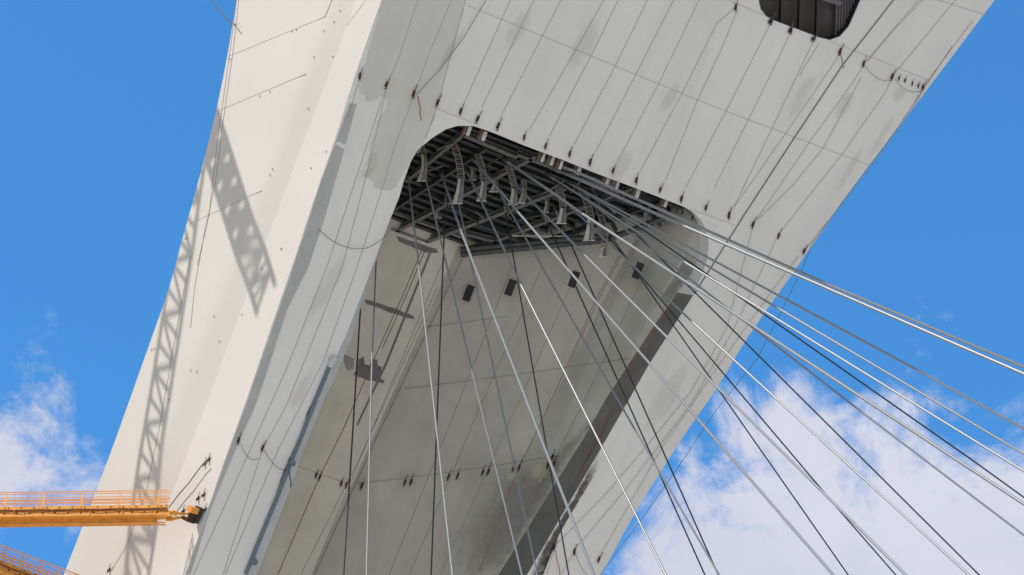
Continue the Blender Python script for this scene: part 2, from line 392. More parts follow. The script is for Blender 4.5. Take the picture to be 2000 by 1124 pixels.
# keep the part above the mouth only: its lower edge sits just above the lip
E0 = e0-NF*.36-Wd*4.6+D*.25; E1 = e0-NF*.36+Wd*13.0+D*.25
wm = MB(); wm.add([E0, E1, E1+D*3.2, E0+D*3.2], [(0, 1, 2, 3)], M['brown']); wm.build('head_wall', tower)
def clipline(p, dvec, poly):                                 # clip an infinite horizontal line to the ceiling outline
    ts = []
    for a, b in zip(poly, poly[1:]+poly[:1]):
        e = b-a; den = dvec.x*e.y-dvec.y*e.x
        if abs(den) < 1e-6: continue
        q = a-p; t = (q.x*e.y-q.y*e.x)/den; s = (q.x*dvec.y-q.y*dvec.x)/den
        if 0 <= s <= 1: ts.append(t)
    return (min(ts), max(ts)) if len(ts) >= 2 else None
poly = [V((p.x, p.y, 0)) for p in quad]
nj = 0; s0 = V((FL.x, FL.y, 0)); perp = V((-Wd.y, Wd.x, 0))
y = .35
while y < 16 and nj < 40:                                    # joists parallel to the mouth
    c = clipline(s0+perp*y, Wd, poly)
    if c and c[1]-c[0] > .6:
        p = s0+perp*y+Wd*(c[0]+.05)+Zu*(ZC+.42); q = s0+perp*y+Wd*(c[1]-.1)+Zu*(ZC+.42)
        j = MB(); j.ibeam(p, q, Zu, .2, .34, .035, M['steel_dark']); j.build('joist', ceiling); nj += 1
    y += .52
PRIM = [((793, 353), (913, 255), .3), ((760, 415), (951, 289), .26), ((772, 452), (1047, 304), .34), ((828, 473), (1105, 367), .36), ((896, 497), (1292, 345), .3),
        ((905, 262), (1010, 306), .4), ((1047, 304), (1200, 362), .42), ((1010, 300), (1300, 408), .3), ((896, 452), (1060, 494), .3), ((930, 436), (1060, 480), .22),
        ((1075, 470), (1290, 395), .26), ((1000, 430), (1270, 372), .2), ((1230, 372), (1290, 440), .2), ((1150, 352), (1205, 455), .2), ((840, 380), (935, 433), .2), ((765, 445), (835, 471), .3)]
for a, b, wdt in PRIM:
    p = onZ(a, .02); q = onZ(b, .02); p.z = q.z = ZC+.06
    j = MB(); j.ibeam(p, q, Zu, wdt*.62, .3, .035, M['steel_mid'] if wdt > .27 else M['steel_dark']); j.build('beam', ceiling)
for a, b in (((900, 497), (1180, 470)), ((1180, 470), (1298, 426)), ((900, 488), (1180, 461))):  # tubes along the back wall head
    j = MB(); p = onB(a, .25); q = onB(b, .25); j.tube([p, q], .17, M['steel_dark'], 10); j.build('edge_tube', ceiling)
j = MB(); j.tube([onZ((1001, 461), -.3), onZ((1138, 462), -.3)], .035, M['horn'], 8); j.build('light_tube', ceiling)
for i in range(16):                                          # secondary struts and diagonals
    a = (random.uniform(800, 1250), 0); a = (a[0], 262+(a[0]-800)*.26+random.uniform(10, 130-(a[0]-800)*.08))
    ln = random.uniform(15, 45); sl = random.choice((-.6, -.35, .36, .9, -1.2))
    b = (a[0]+ln, a[1]+ln*sl)
    j = MB(); dz = -random.uniform(.05, .25); j.bar(onZ(a, dz), onZ(b, dz-.1), Zu, random.uniform(.04, .09), .07, random.choice((M['steel_dark'], M['steel_mid'], M['steel_dark']))); j.build('strut', ceiling)
for px in (915, 945, 1060, 1078, 1095, 1130, 1185, 1205, 1245, 1300):   # lugs and stubs behind the lip
    py = 249+(px-905)*.358+random.uniform(3, 7)
    j = MB(); c = onF((px, py), -.5); r_ = random.uniform(.12, .24)
    j.box(c, (Wd, D, NF), (r_, .5, .15), M['horn']); j.box(c-Wd*.25, (Wd, D, NF), (.1, .6, .3), M['brown']); j.build('lug', ceiling)

# ---- cable guide saddles hanging from the ceiling
def saddle(top_px, bot_px, wpx, label, horn=.45, lean=0):
    A = onZ(top_px, 0); L = (bot_px[1]-top_px[1])/29.0
    r = ray(bot_px); t = (A-CAM).dot(FW)/1.0
    B = CAM+r*((A-CAM).dot(FW)/r.dot(FW)); B = B-(Zu*0)
    tdir = (B-A); o = empty('cable_saddle', A, label, 'cable saddle', 'curved cable saddles under the ceiling')
    side = RT; w_ = wpx*.0215
    bow = -FW*.0+RT*(-.22*L/3)
    def P(s): return A+tdir*s+bow*math.sin(s*math.pi)*-1+RT*lean*s*s
    segs = 12; n_h = int(segs*(1-horn)); nv = (tdir.normalized().cross(side)).normalized()
    if nv.dot(FW) > 0: nv = -nv
    for sg in (-1, 1):
        m = MB()
        for i in range(n_h):
            m.bar(P(i/segs)+side*sg*w_*.38, P((i+1)/segs)+side*sg*w_*.38, nv, .34, .05, M['steel_mid'])
        m.build('flange', o)
    m = MB()
    for i in range(n_h*2):
        p = P(i/segs/2); m.bar(p-side*w_*.38, p+side*w_*.38, nv, .12, .06, M['brown'] if i % 2 else M['steel_mid'])
    m.build('web', o)
    m = MB(); s0_ = n_h/segs
    for i in range(5):                                       # flared horn
        a = s0_+(1-s0_)*i/5; b = s0_+(1-s0_)*(i+1)/5; wa = w_*(.38+.25*(i/5)**1.5); wb = w_*(.38+.25*((i+1)/5)**1.5)
        pa, pb = P(a), P(b)
        m.add([pa-side*wa, pb-side*wb, pb-side*wb*.1+nv*.14, pa-side*wa*.1+nv*.14], [(0, 1, 2, 3)], M['horn'])
        m.add([pa+side*wa, pb+side*wb, pb+side*wb*.1+nv*.14, pa+side*wa*.1+nv*.14], [(0, 1, 2, 3)], M['steel_mid'])
        m.add([pa-side*wa, pb-side*wb, pb+side*wb, pa+side*wa], [(0, 1, 2, 3)], M['steel_mid'])
    m.bar(P(1)-side*w_*.68, P(1)+side*w_*.68, nv, .2, .05, M['horn']); m.build('horn', o)
    return o
SAD = [((823, 285), (823, 354), 17, 'pale tapered cable saddle nearest the left arm of the tower', .75, 0),
       ((886, 282), (893, 398), 20, 'tall ribbed cable saddle with a pale horn, second from the left arm', .38, 0),
       ((933, 302), (940, 393), 18, 'ribbed cable saddle just right of the tallest left one', .38, 0),
       ((922, 328), (923, 352), 14, 'short pale cable saddle tucked between the two tall ribbed left ones', .8, 0),
       ((967, 348), (964, 375), 17, 'small pale cable saddle with a bent edge in the middle of the ceiling', .8, 0),
       ((992, 325), (1002, 400), 18, 'ribbed cable saddle in the middle of the ceiling', .4, 0),
       ((1022, 352), (1018, 397), 15, 'narrow brownish cable saddle beside the middle ribbed one', .6, 0),
       ((1068, 388), (1065, 415), 12, 'smallest pale cable saddle right of the middle of the ceiling', .8, 0),
       ((1090, 365), (1096, 437), 20, 'ribbed cable saddle with pale foot right of the smallest one', .35, 0),
       ((1137, 372), (1150, 470), 22, 'strongly curved cable saddle left of the far right one', .4, 0),
       ((1163, 395), (1177, 502), 18, 'lowest hanging curved cable saddle at the right end of the ceiling', .1, 0),
       ((853, 412), (856, 426), 13, 'small white cable saddle low down at the left end of the ceiling', .8, 0)]
for s_ in SAD: saddle(*s_)

# ---- window near the top
rim = MB(); k = len(hole); rim.add(hole+[p-NF*.9 for p in hole], [(i, (i+1) % k, k+(i+1) % k, k+i) for i in range(k)], M['mullion'])
win = rim.build('window', tower)
bmx = MB(); bmx.add([p-NF*.9 for p in hole], [tuple(t) for t in tess([hole])], M['blind']); bmx.build('room_interior', win)
gl = MB(); gl.add([onF(p, -.5) for p in ((1470, 90), (1640, 90), (1740, -240), (1560, -240))], [(0, 1, 2, 3)], M['glass'])
for xa in (1526, 1562, 1596):
    p = onF((xa, 75), -.45); q = onF((xa+75, -220), -.45)
    mu = MB(); mu.bar(onF((xa-2, 80), -.45), onF((xa+8, -240), -.45), Wd, .17, .3, M['mullion']); mu.build('mullion', win)
lou = MB()
for i in range(16):
    x = 1634+i*5.5; lou.bar(onF((x-2, 80), -.6), onF((x+6, -240), -.6), Wd, .09, .12, M['louvre'])
lou.add([onF(p, -.66) for p in ((1632, 90), (1760, 90), (1770, -240), (1640, -240))], [(0, 1, 2, 3)], M['louvre'])
lou.build('ribbed_panel', win)
tr = MB(); tr.bar(onF((1598, -6), -.3), onF((1642, 8), -.3), D, .25, .2, M['louvre']); tr.build('transom', win)
rimg = MB(); rimg.tube([p+NF*.005 for p in hole[:10]], .02, M['pipe'], 6); rimg.build('window_trim', win)

# ---- marks, joints and wires on the faces
def patch(surf, pts, mat, name='paint_patch', off=.012):
    m = MB(); P = [surf(p, off) for p in pts]
    n = P[0]; e1 = (P[1]-P[0]).normalized(); nn = NF if surf is onF else (NLW if surf is onL else NBK)
    e2 = nn.cross(e1)
    t = tessellate_polygon([[V(((p-n).dot(e1), (p-n).dot(e2), 0)) for p in P]])
    m.add(P, [tuple(x) for x in t], mat); return m.build(name, tower)
def jag(pts, amp=3, step=12):
    out = []
    for a, b in zip(pts, pts[1:]+pts[:1]):
        L = math.hypot(b[0]-a[0], b[1]-a[1]); k = max(1, int(L/step))
        for i in range(k): out.append((a[0]+(b[0]-a[0])*i/k+random.uniform(-amp, amp)*(i > 0), a[1]+(b[1]-a[1])*i/k+random.uniform(-amp, amp)*(i > 0)))
    return out
patch(onF, jag([(762, -40), (745, 12), (700, 172), (706, 186), (712, 186), (716, 199), (726, 198), (745, 187), (757, 196), (755, 212), (738, 236), (731, 262), (722, 290), (718, 330), (710, 345), (728, 354), (731, 366), (748, 372), (764, 373), (774, 364), (804, 308), (829, 272), (857, 198), (911, 0), (920, -40)], 1.6, 9), M['olive'])
patch(onF, [(683, 202), (697, 203), (668, 308), (632, 433), (603, 520), (560, 607), (530, 700), (498, 795), (467, 862), (412, 994), (372, 1122), (363, 1122), (440, 902), (484, 782), (563, 552), (573, 522), (628, 353), (655, 281)], M['grey_strip'], 'primer_strip', .01)
patch(onF, [(655, 281), (668, 290), (682, 292), (680, 286), (660, 276)], M['under'], 'paint_patch', .02)
patch(onL, jag([(773, 461), (800, 470), (825, 478), (852, 486), (856, 494), (840, 495), (810, 486), (780, 472)], 1.2, 10), M['stain'], 'repair_patch')
patch(onL, jag([(712, 585), (745, 594), (780, 606), (808, 618), (809, 624), (790, 621), (750, 606), (715, 594)], 1.2, 10), M['stain'], 'repair_patch')
patch(onL, jag([(700, 702), (711, 697), (713, 712), (722, 714), (727, 702), (737, 703), (738, 714), (746, 718), (741, 738), (751, 744), (750, 749), (720, 744), (690, 732), (697, 722)], 1.5, 7), M['stain'], 'repair_patch')
patch(onL, jag([(668, 692), (694, 700), (690, 722), (676, 722)], 2, 7), M['soot'], 'repair_patch')
patch(onL, [(838, 494), (842, 495), (756, 712), (699, 832), (696, 830), (752, 710)], M['stain'], 'repair_patch', .016)

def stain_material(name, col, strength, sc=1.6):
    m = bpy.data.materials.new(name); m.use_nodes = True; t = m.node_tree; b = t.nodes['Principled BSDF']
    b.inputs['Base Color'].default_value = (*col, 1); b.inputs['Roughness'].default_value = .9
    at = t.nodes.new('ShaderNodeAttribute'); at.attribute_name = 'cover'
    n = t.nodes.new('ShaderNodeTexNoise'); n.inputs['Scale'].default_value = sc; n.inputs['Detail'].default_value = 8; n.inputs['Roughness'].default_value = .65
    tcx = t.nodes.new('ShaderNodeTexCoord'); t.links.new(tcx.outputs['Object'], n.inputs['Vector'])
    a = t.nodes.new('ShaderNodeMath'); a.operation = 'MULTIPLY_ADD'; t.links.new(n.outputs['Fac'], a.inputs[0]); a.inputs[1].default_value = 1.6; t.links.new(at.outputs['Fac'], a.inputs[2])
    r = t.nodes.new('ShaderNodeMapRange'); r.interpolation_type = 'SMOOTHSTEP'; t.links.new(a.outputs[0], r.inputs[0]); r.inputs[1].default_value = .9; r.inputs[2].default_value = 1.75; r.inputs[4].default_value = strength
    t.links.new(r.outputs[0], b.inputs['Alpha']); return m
M['st_soot_shade'] = stain_material('soot_and_shade_stain', (.20, .19, .18), .48)
M['st_soft'] = stain_material('faint_weather_stain', (.45, .44, .38), .14, 1.1)
M['st_yel'] = stain_material('yellowed_repair', (.42, .41, .24), .5, 3)
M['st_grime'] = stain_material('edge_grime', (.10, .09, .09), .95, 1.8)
def stain(surf, pts, mat, name='stain', off=.02, inner=.55):
    cx = sum(p[0] for p in pts)/len(pts); cy = sum(p[1] for p in pts)/len(pts)
    m = MB(); k = len(pts); ring = [(cx+(p[0]-cx)*inner, cy+(p[1]-cy)*inner) for p in pts]
    m.add([surf(p, off) for p in pts]+[surf(p, off) for p in ring]+[surf((cx, cy), off)], [(i, (i+1) % k, k+(i+1) % k, k+i) for i in range(k)]+[(k+i, k+(i+1) % k, 2*k) for i in range(k)], mat)
    o = m.build(name, tower); at = o.data.attributes.new('cover', 'FLOAT', 'POINT')
    for i in range(2*k+1): at.data[i].value = 0.0 if i < k else (.75 if i < 2*k else 1.0)
    return o
def ell(c, a, b, rot=1.05, k=14): return [(c[0]+math.cos(t)*a*math.cos(rot)+math.sin(t)*b*math.sin(rot), c[1]-math.cos(t)*a*math.sin(rot)+math.sin(t)*b*math.cos(rot)) for t in [i*2*math.pi/k for i in range(k)]]
stain(onB, [(983, 915), (1060, 925), (1110, 870), (1150, 815), (1190, 790), (1136, 870), (1090, 950), (1014, 1070), (960, 1160), (850, 1160), (880, 1060), (930, 970)], M['st_soot_shade'], off=.02, inner=.6)
stain(onB, [(1345, 478), (1366, 512), (1350, 545), (1325, 572), (1290, 620), (1275, 600), (1310, 545)], M['st_soot_shade'], off=.03)  # shade at the top of the reveal, feathered on as dark colour
stain(onB, ell((1000, 925), 20, 18), M['st_yel'], off=.035)
stain(onB, ell((1056, 922), 27, 22), M['st_yel'], off=.035)
stain(onB, ell((840, 1085), 80, 30), M['st_soft'], off=.025)
stain(onB, ell((1235, 620), 110, 30), M['st_soft'], off=.025)
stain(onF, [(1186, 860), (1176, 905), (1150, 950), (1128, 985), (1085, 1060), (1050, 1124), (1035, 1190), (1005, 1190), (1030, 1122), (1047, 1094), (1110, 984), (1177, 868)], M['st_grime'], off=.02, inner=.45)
for c, a, b in (((1310, 190), 45, 14), ((1140, 90), 70, 26), ((1565, 190), 60, 18), ((1650, 205), 40, 16), ((1755, 185), 22, 14), ((1795, 190), 24, 12), ((1210, 330), 60, 20), ((1010, 60), 60, 20), ((640, 560), 90, 20), ((590, 760), 60, 14), ((1300, 780), 100, 25), ((1660, 330), 60, 9), ((1720, 270), 60, 9), ((880, 100), 60, 12)):
    stain(onF, ell((c[0], c[1]), a, b), M['st_soft'], off=.02)
for a, b in (((596, 830), (640, 735)), ((543, 965), (590, 850))):
    stain(onF, [(b[0]-4, b[1]), (b[0]+3, b[1]), (a[0]+2, a[1]), (a[0]-8, a[1]), ((a[0]+b[0])/2-9, (a[1]+b[1])/2)], M['st_grime'], off=.02, inner=.4)

stain(onF, ell((722, 325), 42, 16), M['st_soft'], off=.02)
def line(surf, pts, r, mat, name, off=.02):
    m = MB(); m.tube([surf(p, off) for p in pts], r, mat, 5, cap=False); return m.build(name, tower)
FW_LINES = [[(907, 201), (997, 0), (1015, -40)], [(941, 211), (1043, 0), (1062, -40)], [(978, 229), (1096, 0), (1118, -40)], [(1034, 254), (1124, 99), (1180, 0), (1200, -40)],
    [(1073, 267), (1155, 108), (1208, 0), (1228, -40)], [(1121, 284), (1200, 133), (1265, 0), (1285, -40)], [(1163, 298), (1242, 146), (1316, 0), (1336, -40)],
    [(1206, 316), (1285, 167), (1366, 0), (1385, -40)], [(1251, 335), (1332, 183), (1400, 46), (1437, 14)], [(1300, 352), (1363, 195), (1412, 90), (1440, 20)],
    [(1339, 368), (1418, 218), (1478, 100), (1507, 42)], [(1395, 368), (1462, 234), (1523, 110), (1545, 60)], [(1435, 402), (1507, 253), (1570, 120), (1591, 77)],
    [(1427, 415), (1532, 265), (1625, 130), (1641, 102)], [(1473, 436), (1577, 284), (1670, 156), (1687, 126)],
    [(1521, 458), (1644, 303), (1730, 180), (1743, 150)], [(1573, 488), (1700, 330), (1790, 200), (1803, 172)],
    [(912, -40), (910, 0), (888, 77), (857, 198)], [(857, 200), (831, 271)], [(828, -40), (816, 0), (780, 110), (757, 164)], [(757, 166), (718, 334), (669, 520), (613, 660), (560, 792), (516, 872)],
    [(893, -40), (882, 0), (840, 100), (810, 182)], [(808, 186), (767, 298), (744, 377), (698, 520), (631, 707), (543, 880), (440, 1122)], [(755, 168), (725, 259), (639, 520), (560, 720), (470, 920), (378, 1122)],
    [(703, 150), (680, 230)], [(514, 874), (436, 1122)], [(1600, 85), (1560, 150)], [(1695, 120), (1745, 60), (1840, -40)], [(1690, 122), (1760, 40), (1830, -40)],
    [(1745, 147), (1850, 20), (1900, -40)], [(1805, 168), (1900, 40)]]
for l in FW_LINES: line(onF, l, .010, M['line'], 'lifeline_wire', .015)
for l in ([(1083, 1068), (1186, 963), (1263, 872), (1350, 765), (1420, 640), (1470, 445)], [(1122, 1075), (1217, 963), (1350, 789), (1430, 650), (1519, 463)], [(1172, 1086), (1290, 880), (1400, 720), (1500, 580), (1560, 500)], [(1480, 430), (1549, 362), (1608, 290), (1683, 150)], [(1083, 1072), (1068, 1122)], [(1122, 1078), (1096, 1122)]):
    line(onF, l, .011, M['line'], 'lifeline_wire', .06)
for l in ([(913, 11), (1400, 211), (1697, 323)], [(842, 208), (935, 245)], [(1347, 408), (1434, 440)], [(1410, -4), (1495, 31)], [(1618, 81), (1702, 112), (1812, 157)], [(1830, 0), (1925, 30)]):
    line(onF, l, .02, M['seam'], 'joint_line', 0)
line(onF, [(1776, -40), (1745, 0), (1645, 128), (1552, 268), (1450, 425), (1356, 574)], 0.048, M['groove'], 'expansion_joint', -.012)
line(onF, [(816, 300), (850, 225)], .02, M['seam'], 'joint_line', 0)
for l in ([(823, 490), (788, 575), (741, 678), (670, 840), (625, 930), (543, 1122)], [(829, 492), (794, 577), (747, 680)]): line(onL, l, .022, M['redline'], 'rust_streak', .01)
for l in ([(870, 500), (760, 760), (640, 1050), (610, 1122)], [(572, 908), (683, 946)], [(855, 560), (700, 900), (588, 1122)]): line(onL, l, .016, M['seam_in'], 'joint_line', 0)
for l in ([(1208, 500), (1160, 593), (1106, 718), (1040, 860), (1014, 913), (936, 1116)], [(1213, 500), (1165, 593), (1110, 718)]): line(onB, l, .02, M['redline'], 'rust_streak', .01)
for l in ([(905, 502), (738, 850), (615, 1122)], [(1003, 515), (898, 780), (760, 1122)], [(1060, 520), (935, 800), (800, 1122)], [(1128, 530), (1015, 780), (860, 1122)], [(1285, 480), (1145, 775), (1010, 1040)], [(700, 945), (860, 925), (1000, 905), (1090, 890)], [(828, 640), (990, 618)], [(790, 760), (1000, 733), (1232, 700)]):
    line(onB, l, .016, M['seam_in'], 'joint_line', 0)
for l in ([(1320, 585), (1243, 695), (1170, 852), (1150, 887), (1058, 1070)],):
    m = MB(); m.tube([onB(p, .0) .lerp(onF(p), .62) for p in l], .03, M['redline'], 5); m.build('rust_streak', tower)
# joints on the flank (follow the outer bay)
def onA(p, off=0):                                           # nearest flank row for this pixel, outer bay plane
    y = p[1]; x = fold(AB, y); q = None
    r0 = onF((smooth_curve(RIDGE, y), y)); c0 = hit((fold(CB, y), y), r0, NC)
    if p[0] >= fold(CB, y): return hit(p, r0+NC*off, NC)
    a0 = hit((x, y), c0, NB)
    if p[0] >= x: return hit(p, c0+NB*off, NB)
    return hit(p, a0+NA*off, NA)
def aline(pts, r, mat, name, off=.03):
    out = []
    for a, b in zip(pts, pts[1:]):
        k = max(2, int(math.hypot(b[0]-a[0], b[1]-a[1])/25))
        out += [(a[0]+(b[0]-a[0])*i/k, a[1]+(b[1]-a[1])*i/k) for i in range(k)]
    out.append(pts[-1])
    return line(onA, out, r, mat, name, off)
for l in ([(446, 111), (635, 33), (656, -20)], [(424, 218), (597, 145)], [(372, 437), (511, 373)], [(678, 50), (715, 0)]): aline(l, .012, M['line'], 'joint_line', 0)
for l in ([(468, -20), (455, 100), (435, 240), (420, 360), (400, 450), (380, 560), (372, 640)], [(464, -20), (445, 130), (425, 270), (408, 420), (385, 520)], [(372, 500), (345, 640), (312, 830), (285, 960), (250, 1060), (215, 1118)]): aline(l, .010, M['line'], 'lifeline_wire', .02)
# small holes with a raised lip in the flank
stud = None
for (x, y) in ((664, 20), (652, 42), (650, 110), (632, 60), (613, 111), (602, 212), (637, 296), (608, 328), (527, 341), (532, 330), (549, 486), (511, 525), (550, 485), (472, 614), (418, 617), (428, 666), (372, 722), (384, 725), (296, 683), (301, 681), (330, 780), (362, 466), (366, 464), (571, 61), (579, 58), (507, 187), (527, 179), (449, 115), (427, 222)):
    if stud is None:
        m = MB(); c = onA((x, y), .03); m.box(c, (lA, D, NA), (.035, .08, .02), M['seam']); m.box(c-D*.03, (lA, D, NA), (.04, .04, .035), M['wire'])
        me_o = m.build('flank_stud', tower); stud = me_o; sc0 = c
    else:
        o = stud.copy(); C.objects.link(o); o.parent = tower; o.location = V(stud.location)+(onA((x, y), .03)-sc0)

# ---- anchor brackets
def bracket_mesh(nn):
    m = MB(); t = D; u = t.cross(nn).normalized(); c = V((0, 0, 0))
    m.box(c, (t, u, nn), (.42, .17, .06), M['rust']); m.box(c-t*.12+nn*.08, (t, u, nn), (.2, .1, .16), M['rust'])
    m.tube([c+t*.2+nn*.05, c+t*.45+nn*.12, c+t*.62+u*.02+nn*.06], .03, M['wire'], 6)
    m.tube([c-t*.2+nn*.05, c-t*.3+u*.06+nn*.12, c-t*.36-u*.02+nn*.05], .04, M['rust'], 6)
    o = m.build('anchor_bracket', None); return o.data, o
brm = {}
def bracket(surf, p, nn, sc=1., rot=0, name='anchor_bracket'):
    key = tuple(round(c, 2) for c in nn)
    if key not in brm:
        me, o = bracket_mesh(nn); brm[key] = me; first = o
    else:
        first = bpy.data.objects.new(name, brm[key]); C.objects.link(first)
    first.parent = tower; first.location = surf(p, .05)-BASE; first.scale = (sc,)*3
    if rot: first.rotation_mode = 'AXIS_ANGLE'; first.rotation_axis_angle = (rot, *nn)
for p in ((855, 200), (900, 217), (933, 232), (973, 246), (1024, 268), (1066, 285), (1113, 300), (1153, 316), (1198, 333), (1243, 352), (1290, 370), (1331, 388), (1379, 405), (1424, 420), (1471, 438), (1521, 460), (1571, 490),
          (1437, 14), (1507, 40), (1545, 58), (1591, 75), (1641, 100), (1687, 124), (1743, 149), (1803, 170), (703, 148), (755, 165), (808, 183), (466, 860), (513, 875), (566, 898), (1083, 1068), (1122, 1077), (1170, 1092)):
    bracket(onF, p, NF, random.uniform(.6, .8), random.uniform(-.15, .15))
for p in ((1502, 42), (1541, 60), (1586, 76), (1756, 153), (1768, 157), (1782, 163), (1794, 167)): bracket(onF, p, NF, .45)
for p in ((618, 928), (625, 932), (667, 944), (677, 947)): bracket(onL, p, NLW, .6)
for p in ((707, 949), (791, 942), (803, 941), (876, 931), (894, 929), (943, 922), (954, 921), (1003, 914), (1014, 913), (1070, 908), (1082, 906), (1079, 893)): bracket(onB, p, NBK, .75)
for p in ((1272, 412), (1305, 400), (1322, 410), (1333, 415), (1352, 425)): bracket(onB, p, NBK, .5)
for p in ((400, 905), (408, 897), (398, 966), (387, 973), (358, 998), (401, 995), (213, 1113)): bracket(onA, p, NC, .55)

# ---- black vents on the inner wall
for i, (x, y) in enumerate(((915, 573), (997, 562), (1121, 546), (1246, 529))):
    c = onB((x, y), .12); nb = NBK; t = (D-nb*D.dot(nb)).normalized(); u = t.cross(nb).normalized()
    m = MB(); m.box(c, (t, u, nb), (.92, .40, .16), M['vent'])
    v = m.build('wall_vent', tower)
    m = MB()
    for s_ in range(9): m.bar(c+t*(-.38+s_*.095)-u*.17+nb*.09, c+t*(-.38+s_*.095)+u*.17+nb*.09, t, .045, .03, M['mullion'])
    m.build('slats', v)
# ---- pipe down the left arm edge
m = MB(); m.tube([onF(p, .1) for p in ((649, 703), (618, 778), (590, 850), (567, 905), (540, 975), (505, 1060), (480, 1122))], .11, M['pipe'], 10); o = m.build('drain_pipe', tower)
m = MB(); m.tube([onF((656, 699), .25), onF((650, 704), .22), onF((645, 716), .12)], .17, M['pale_blue'], 10); m.build('pipe_mouth', o)
for p in ((571, 905), (497, 1098)):
    m = MB(); m.tube([onF(p, .05), onF(p, .3)], .19, M['pipe'], 12); m.build('pipe_clamp', o)

# ------------------------------------------------------------------ stay cables
RL = [q for q in ridge]
def on_shadow_edge(p):
    """point on the sight line where the tower's own shade ends (plane of the ridge and the sun)"""
    r = ray(p); best = None
    for a, b in zip(RL[:-1], RL[1:]):
        n_ = (b-a).cross(SUN); den = r.dot(n_)
        if abs(den) < 1e-9: continue
        t = (a-CAM).dot(n_)/den
        if t < 20: continue
        q = CAM+r*t; e = (b-a)
        # parameter along the segment after removing the sun component
        A11 = e.dot(e); A12 = -e.dot(SUN); A22 = 1.0; rhs1 = (q-a).dot(e); rhs2 = -(q-a).dot(SUN)
        det = A11*A22-A12*A12; s_ = (rhs1*A22-A12*rhs2)/det; k_ = (A11*rhs2-A12*rhs1)/det
        if -0.02 <= s_ <= 1.02 and k_ > 0: best = q if best is None or t > 0 else best
    return best
CAB = [
 ((797, 345), (818, 520), (884, 1124), .085, 'slim white cable hanging from the far left end of the steel ceiling'),
 ((738, 430), (727, 690), (716, 1124), .075, 'near vertical slim cable beside the left arm, dark above and white from mid height down'),
 ((715, 430), (680, 985), (671, 1124), .07, 'leftmost cable, dark almost all the way and white only near the bottom edge'),
 ((862, 340), (900, 450), (1160, 1124), .105, 'thick bright white cable starting at the inner corner below the ceiling and crossing the recess'),
 ((828, 335), (922, 725), (1020, 1124), .085, 'slim cable dark in its upper half and white from the middle of the recess down'),
 ((912, 335), (1018, 558), (1301, 1124), .09, 'white cable passing the second black vent and leaving the bottom left of the right cloud'),
 ((978, 380), (1242, 843), (1405, 1124), .085, 'dark cable turning pale grey where it leaves the grey reveal of the right arm'),
 ((925, 312), (1012, 415), (1628, 1124), .095, 'thick white cable passing the third black vent and running down across the cloud'),
 ((990, 315), (1139, 419), (2000, 985), .115, 'thickest bright white cable starting over the curved right saddles'),
 ((1000, 354), (1142, 499), (1770, 1124), .10, 'white cable starting below the edge of the ceiling at the right saddles'),
 ((1085, 331), (1338, 443), (2000, 731), .13, 'lower one of the topmost tight cable pair, white from the rounded mouth corner'),
 ((1075, 314), (1617, 556), (2000, 717), .12, 'upper one of the topmost tight cable pair, dark until past the tower edge'),
 ((1075, 345), (1338, 513), (2000, 921), .09, 'slim cable turning white right at the rounded corner, under the topmost pair'),
 ((1120, 362), (1800, 728), (2000, 838), .095, 'third cable down at the right edge, dark against blue sky until near the edge'),
 ((1140, 375), (1522, 604), (2000, 887), .09, 'cable dark over the right arm and turning grey just beyond the tower edge'),
 ((1175, 392), (1910, 907), (2000, 972), .06, 'thin black cable crossing the cloud to the right edge'),
 ((1150, 393), (1680, 803), (2000, 1046), .085, 'cable dark until it meets the cloud top and grey below'),
 ((1095, 386), (1353, 630), (1893, 1124), .09, 'grey cable turning pale at the inner edge of the right arm'),
 ((1190, 405), None, (1913, 1124), .06, 'thin cable black along its whole length, furthest right at the bottom edge'),
 ((1165, 437), (1640, 998), (1750, 1124), .055, 'thin black cable meeting a grey one just above the bottom edge in the cloud'),
 ((1185, 450), None, (1657, 1124), .055, 'thin all black cable ending at the bottom edge among the right cloud'),
 ((1085, 410), None, (1403, 1124), .06, 'steep black cable of the close dark pair, the right one'),
 ((1062, 420), None, (1377, 1124), .06, 'steep black cable of the close dark pair, the left one'),
 ((985, 400), None, (1111, 1124), .055, 'thin steep dark cable over the middle of the inner wall'),
 ((893, 385), (1044, 1098), (1049, 1124), .08, 'thick dark cable between two white ones, over the sooty stain'),
 ((870, 390), None, (842, 1124), .06, 'dark cable leaning slightly left, over the inner corner'),
]
for a, q, b, r_, lab in CAB:
    A = onZ(a, -.1); r_ = r_*(.60 if r_ > .065 else .68); thick = r_ > .042
    if q is None:
        Bs = on_shadow_edge(b); ob = -depthF(Bs); Bf = hit(b, F0+NF*ob*.72, NF)
        Q = Bf; B = Bf; mid = []
    else:
        Q = on_shadow_edge(q)
        L1 = (Q-A).normalized(); r = ray(b).normalized()     # closest point on the sight line to the straight continuation
        w0 = Q-CAM; bb = L1.dot(r); dd = L1.dot(w0); ee = r.dot(w0); t = (ee-bb*dd)/(1-bb*bb)
        B = CAM+r*t; mid = [Q]
        if (B-Q).dot(L1) <= 0 or proj(B)[1] < q[1]: B = Q+L1*5
    last = (mid[-1] if mid else A); dirn = (B-last).normalized()
    E_ = B+dirn*min(((B.z-0)/max(.05, -dirn.z)), 160) if dirn.z < -.02 else B+dirn*40
    o = empty('stay_cable', A, lab, 'stay cable', 'stay cables fanning out of the tower')
    mat = M['cable'] if thick and q is not None else M['cable_thin']
    m = MB(); m.tube([A+(A-(mid[0] if mid else B)).normalized()*.6, A]+mid+[B, E_], r_, mat, 14); sh = m.build('sheath', o, smooth=True)
    m = MB(); dd_ = ((mid[0] if mid else B)-A).normalized(); m.tube([A-dd_*.5, A+dd_*.5], r_*1.9, M['steel_mid'], 12, r2=r_*1.5); m.build('socket', o, smooth=True)

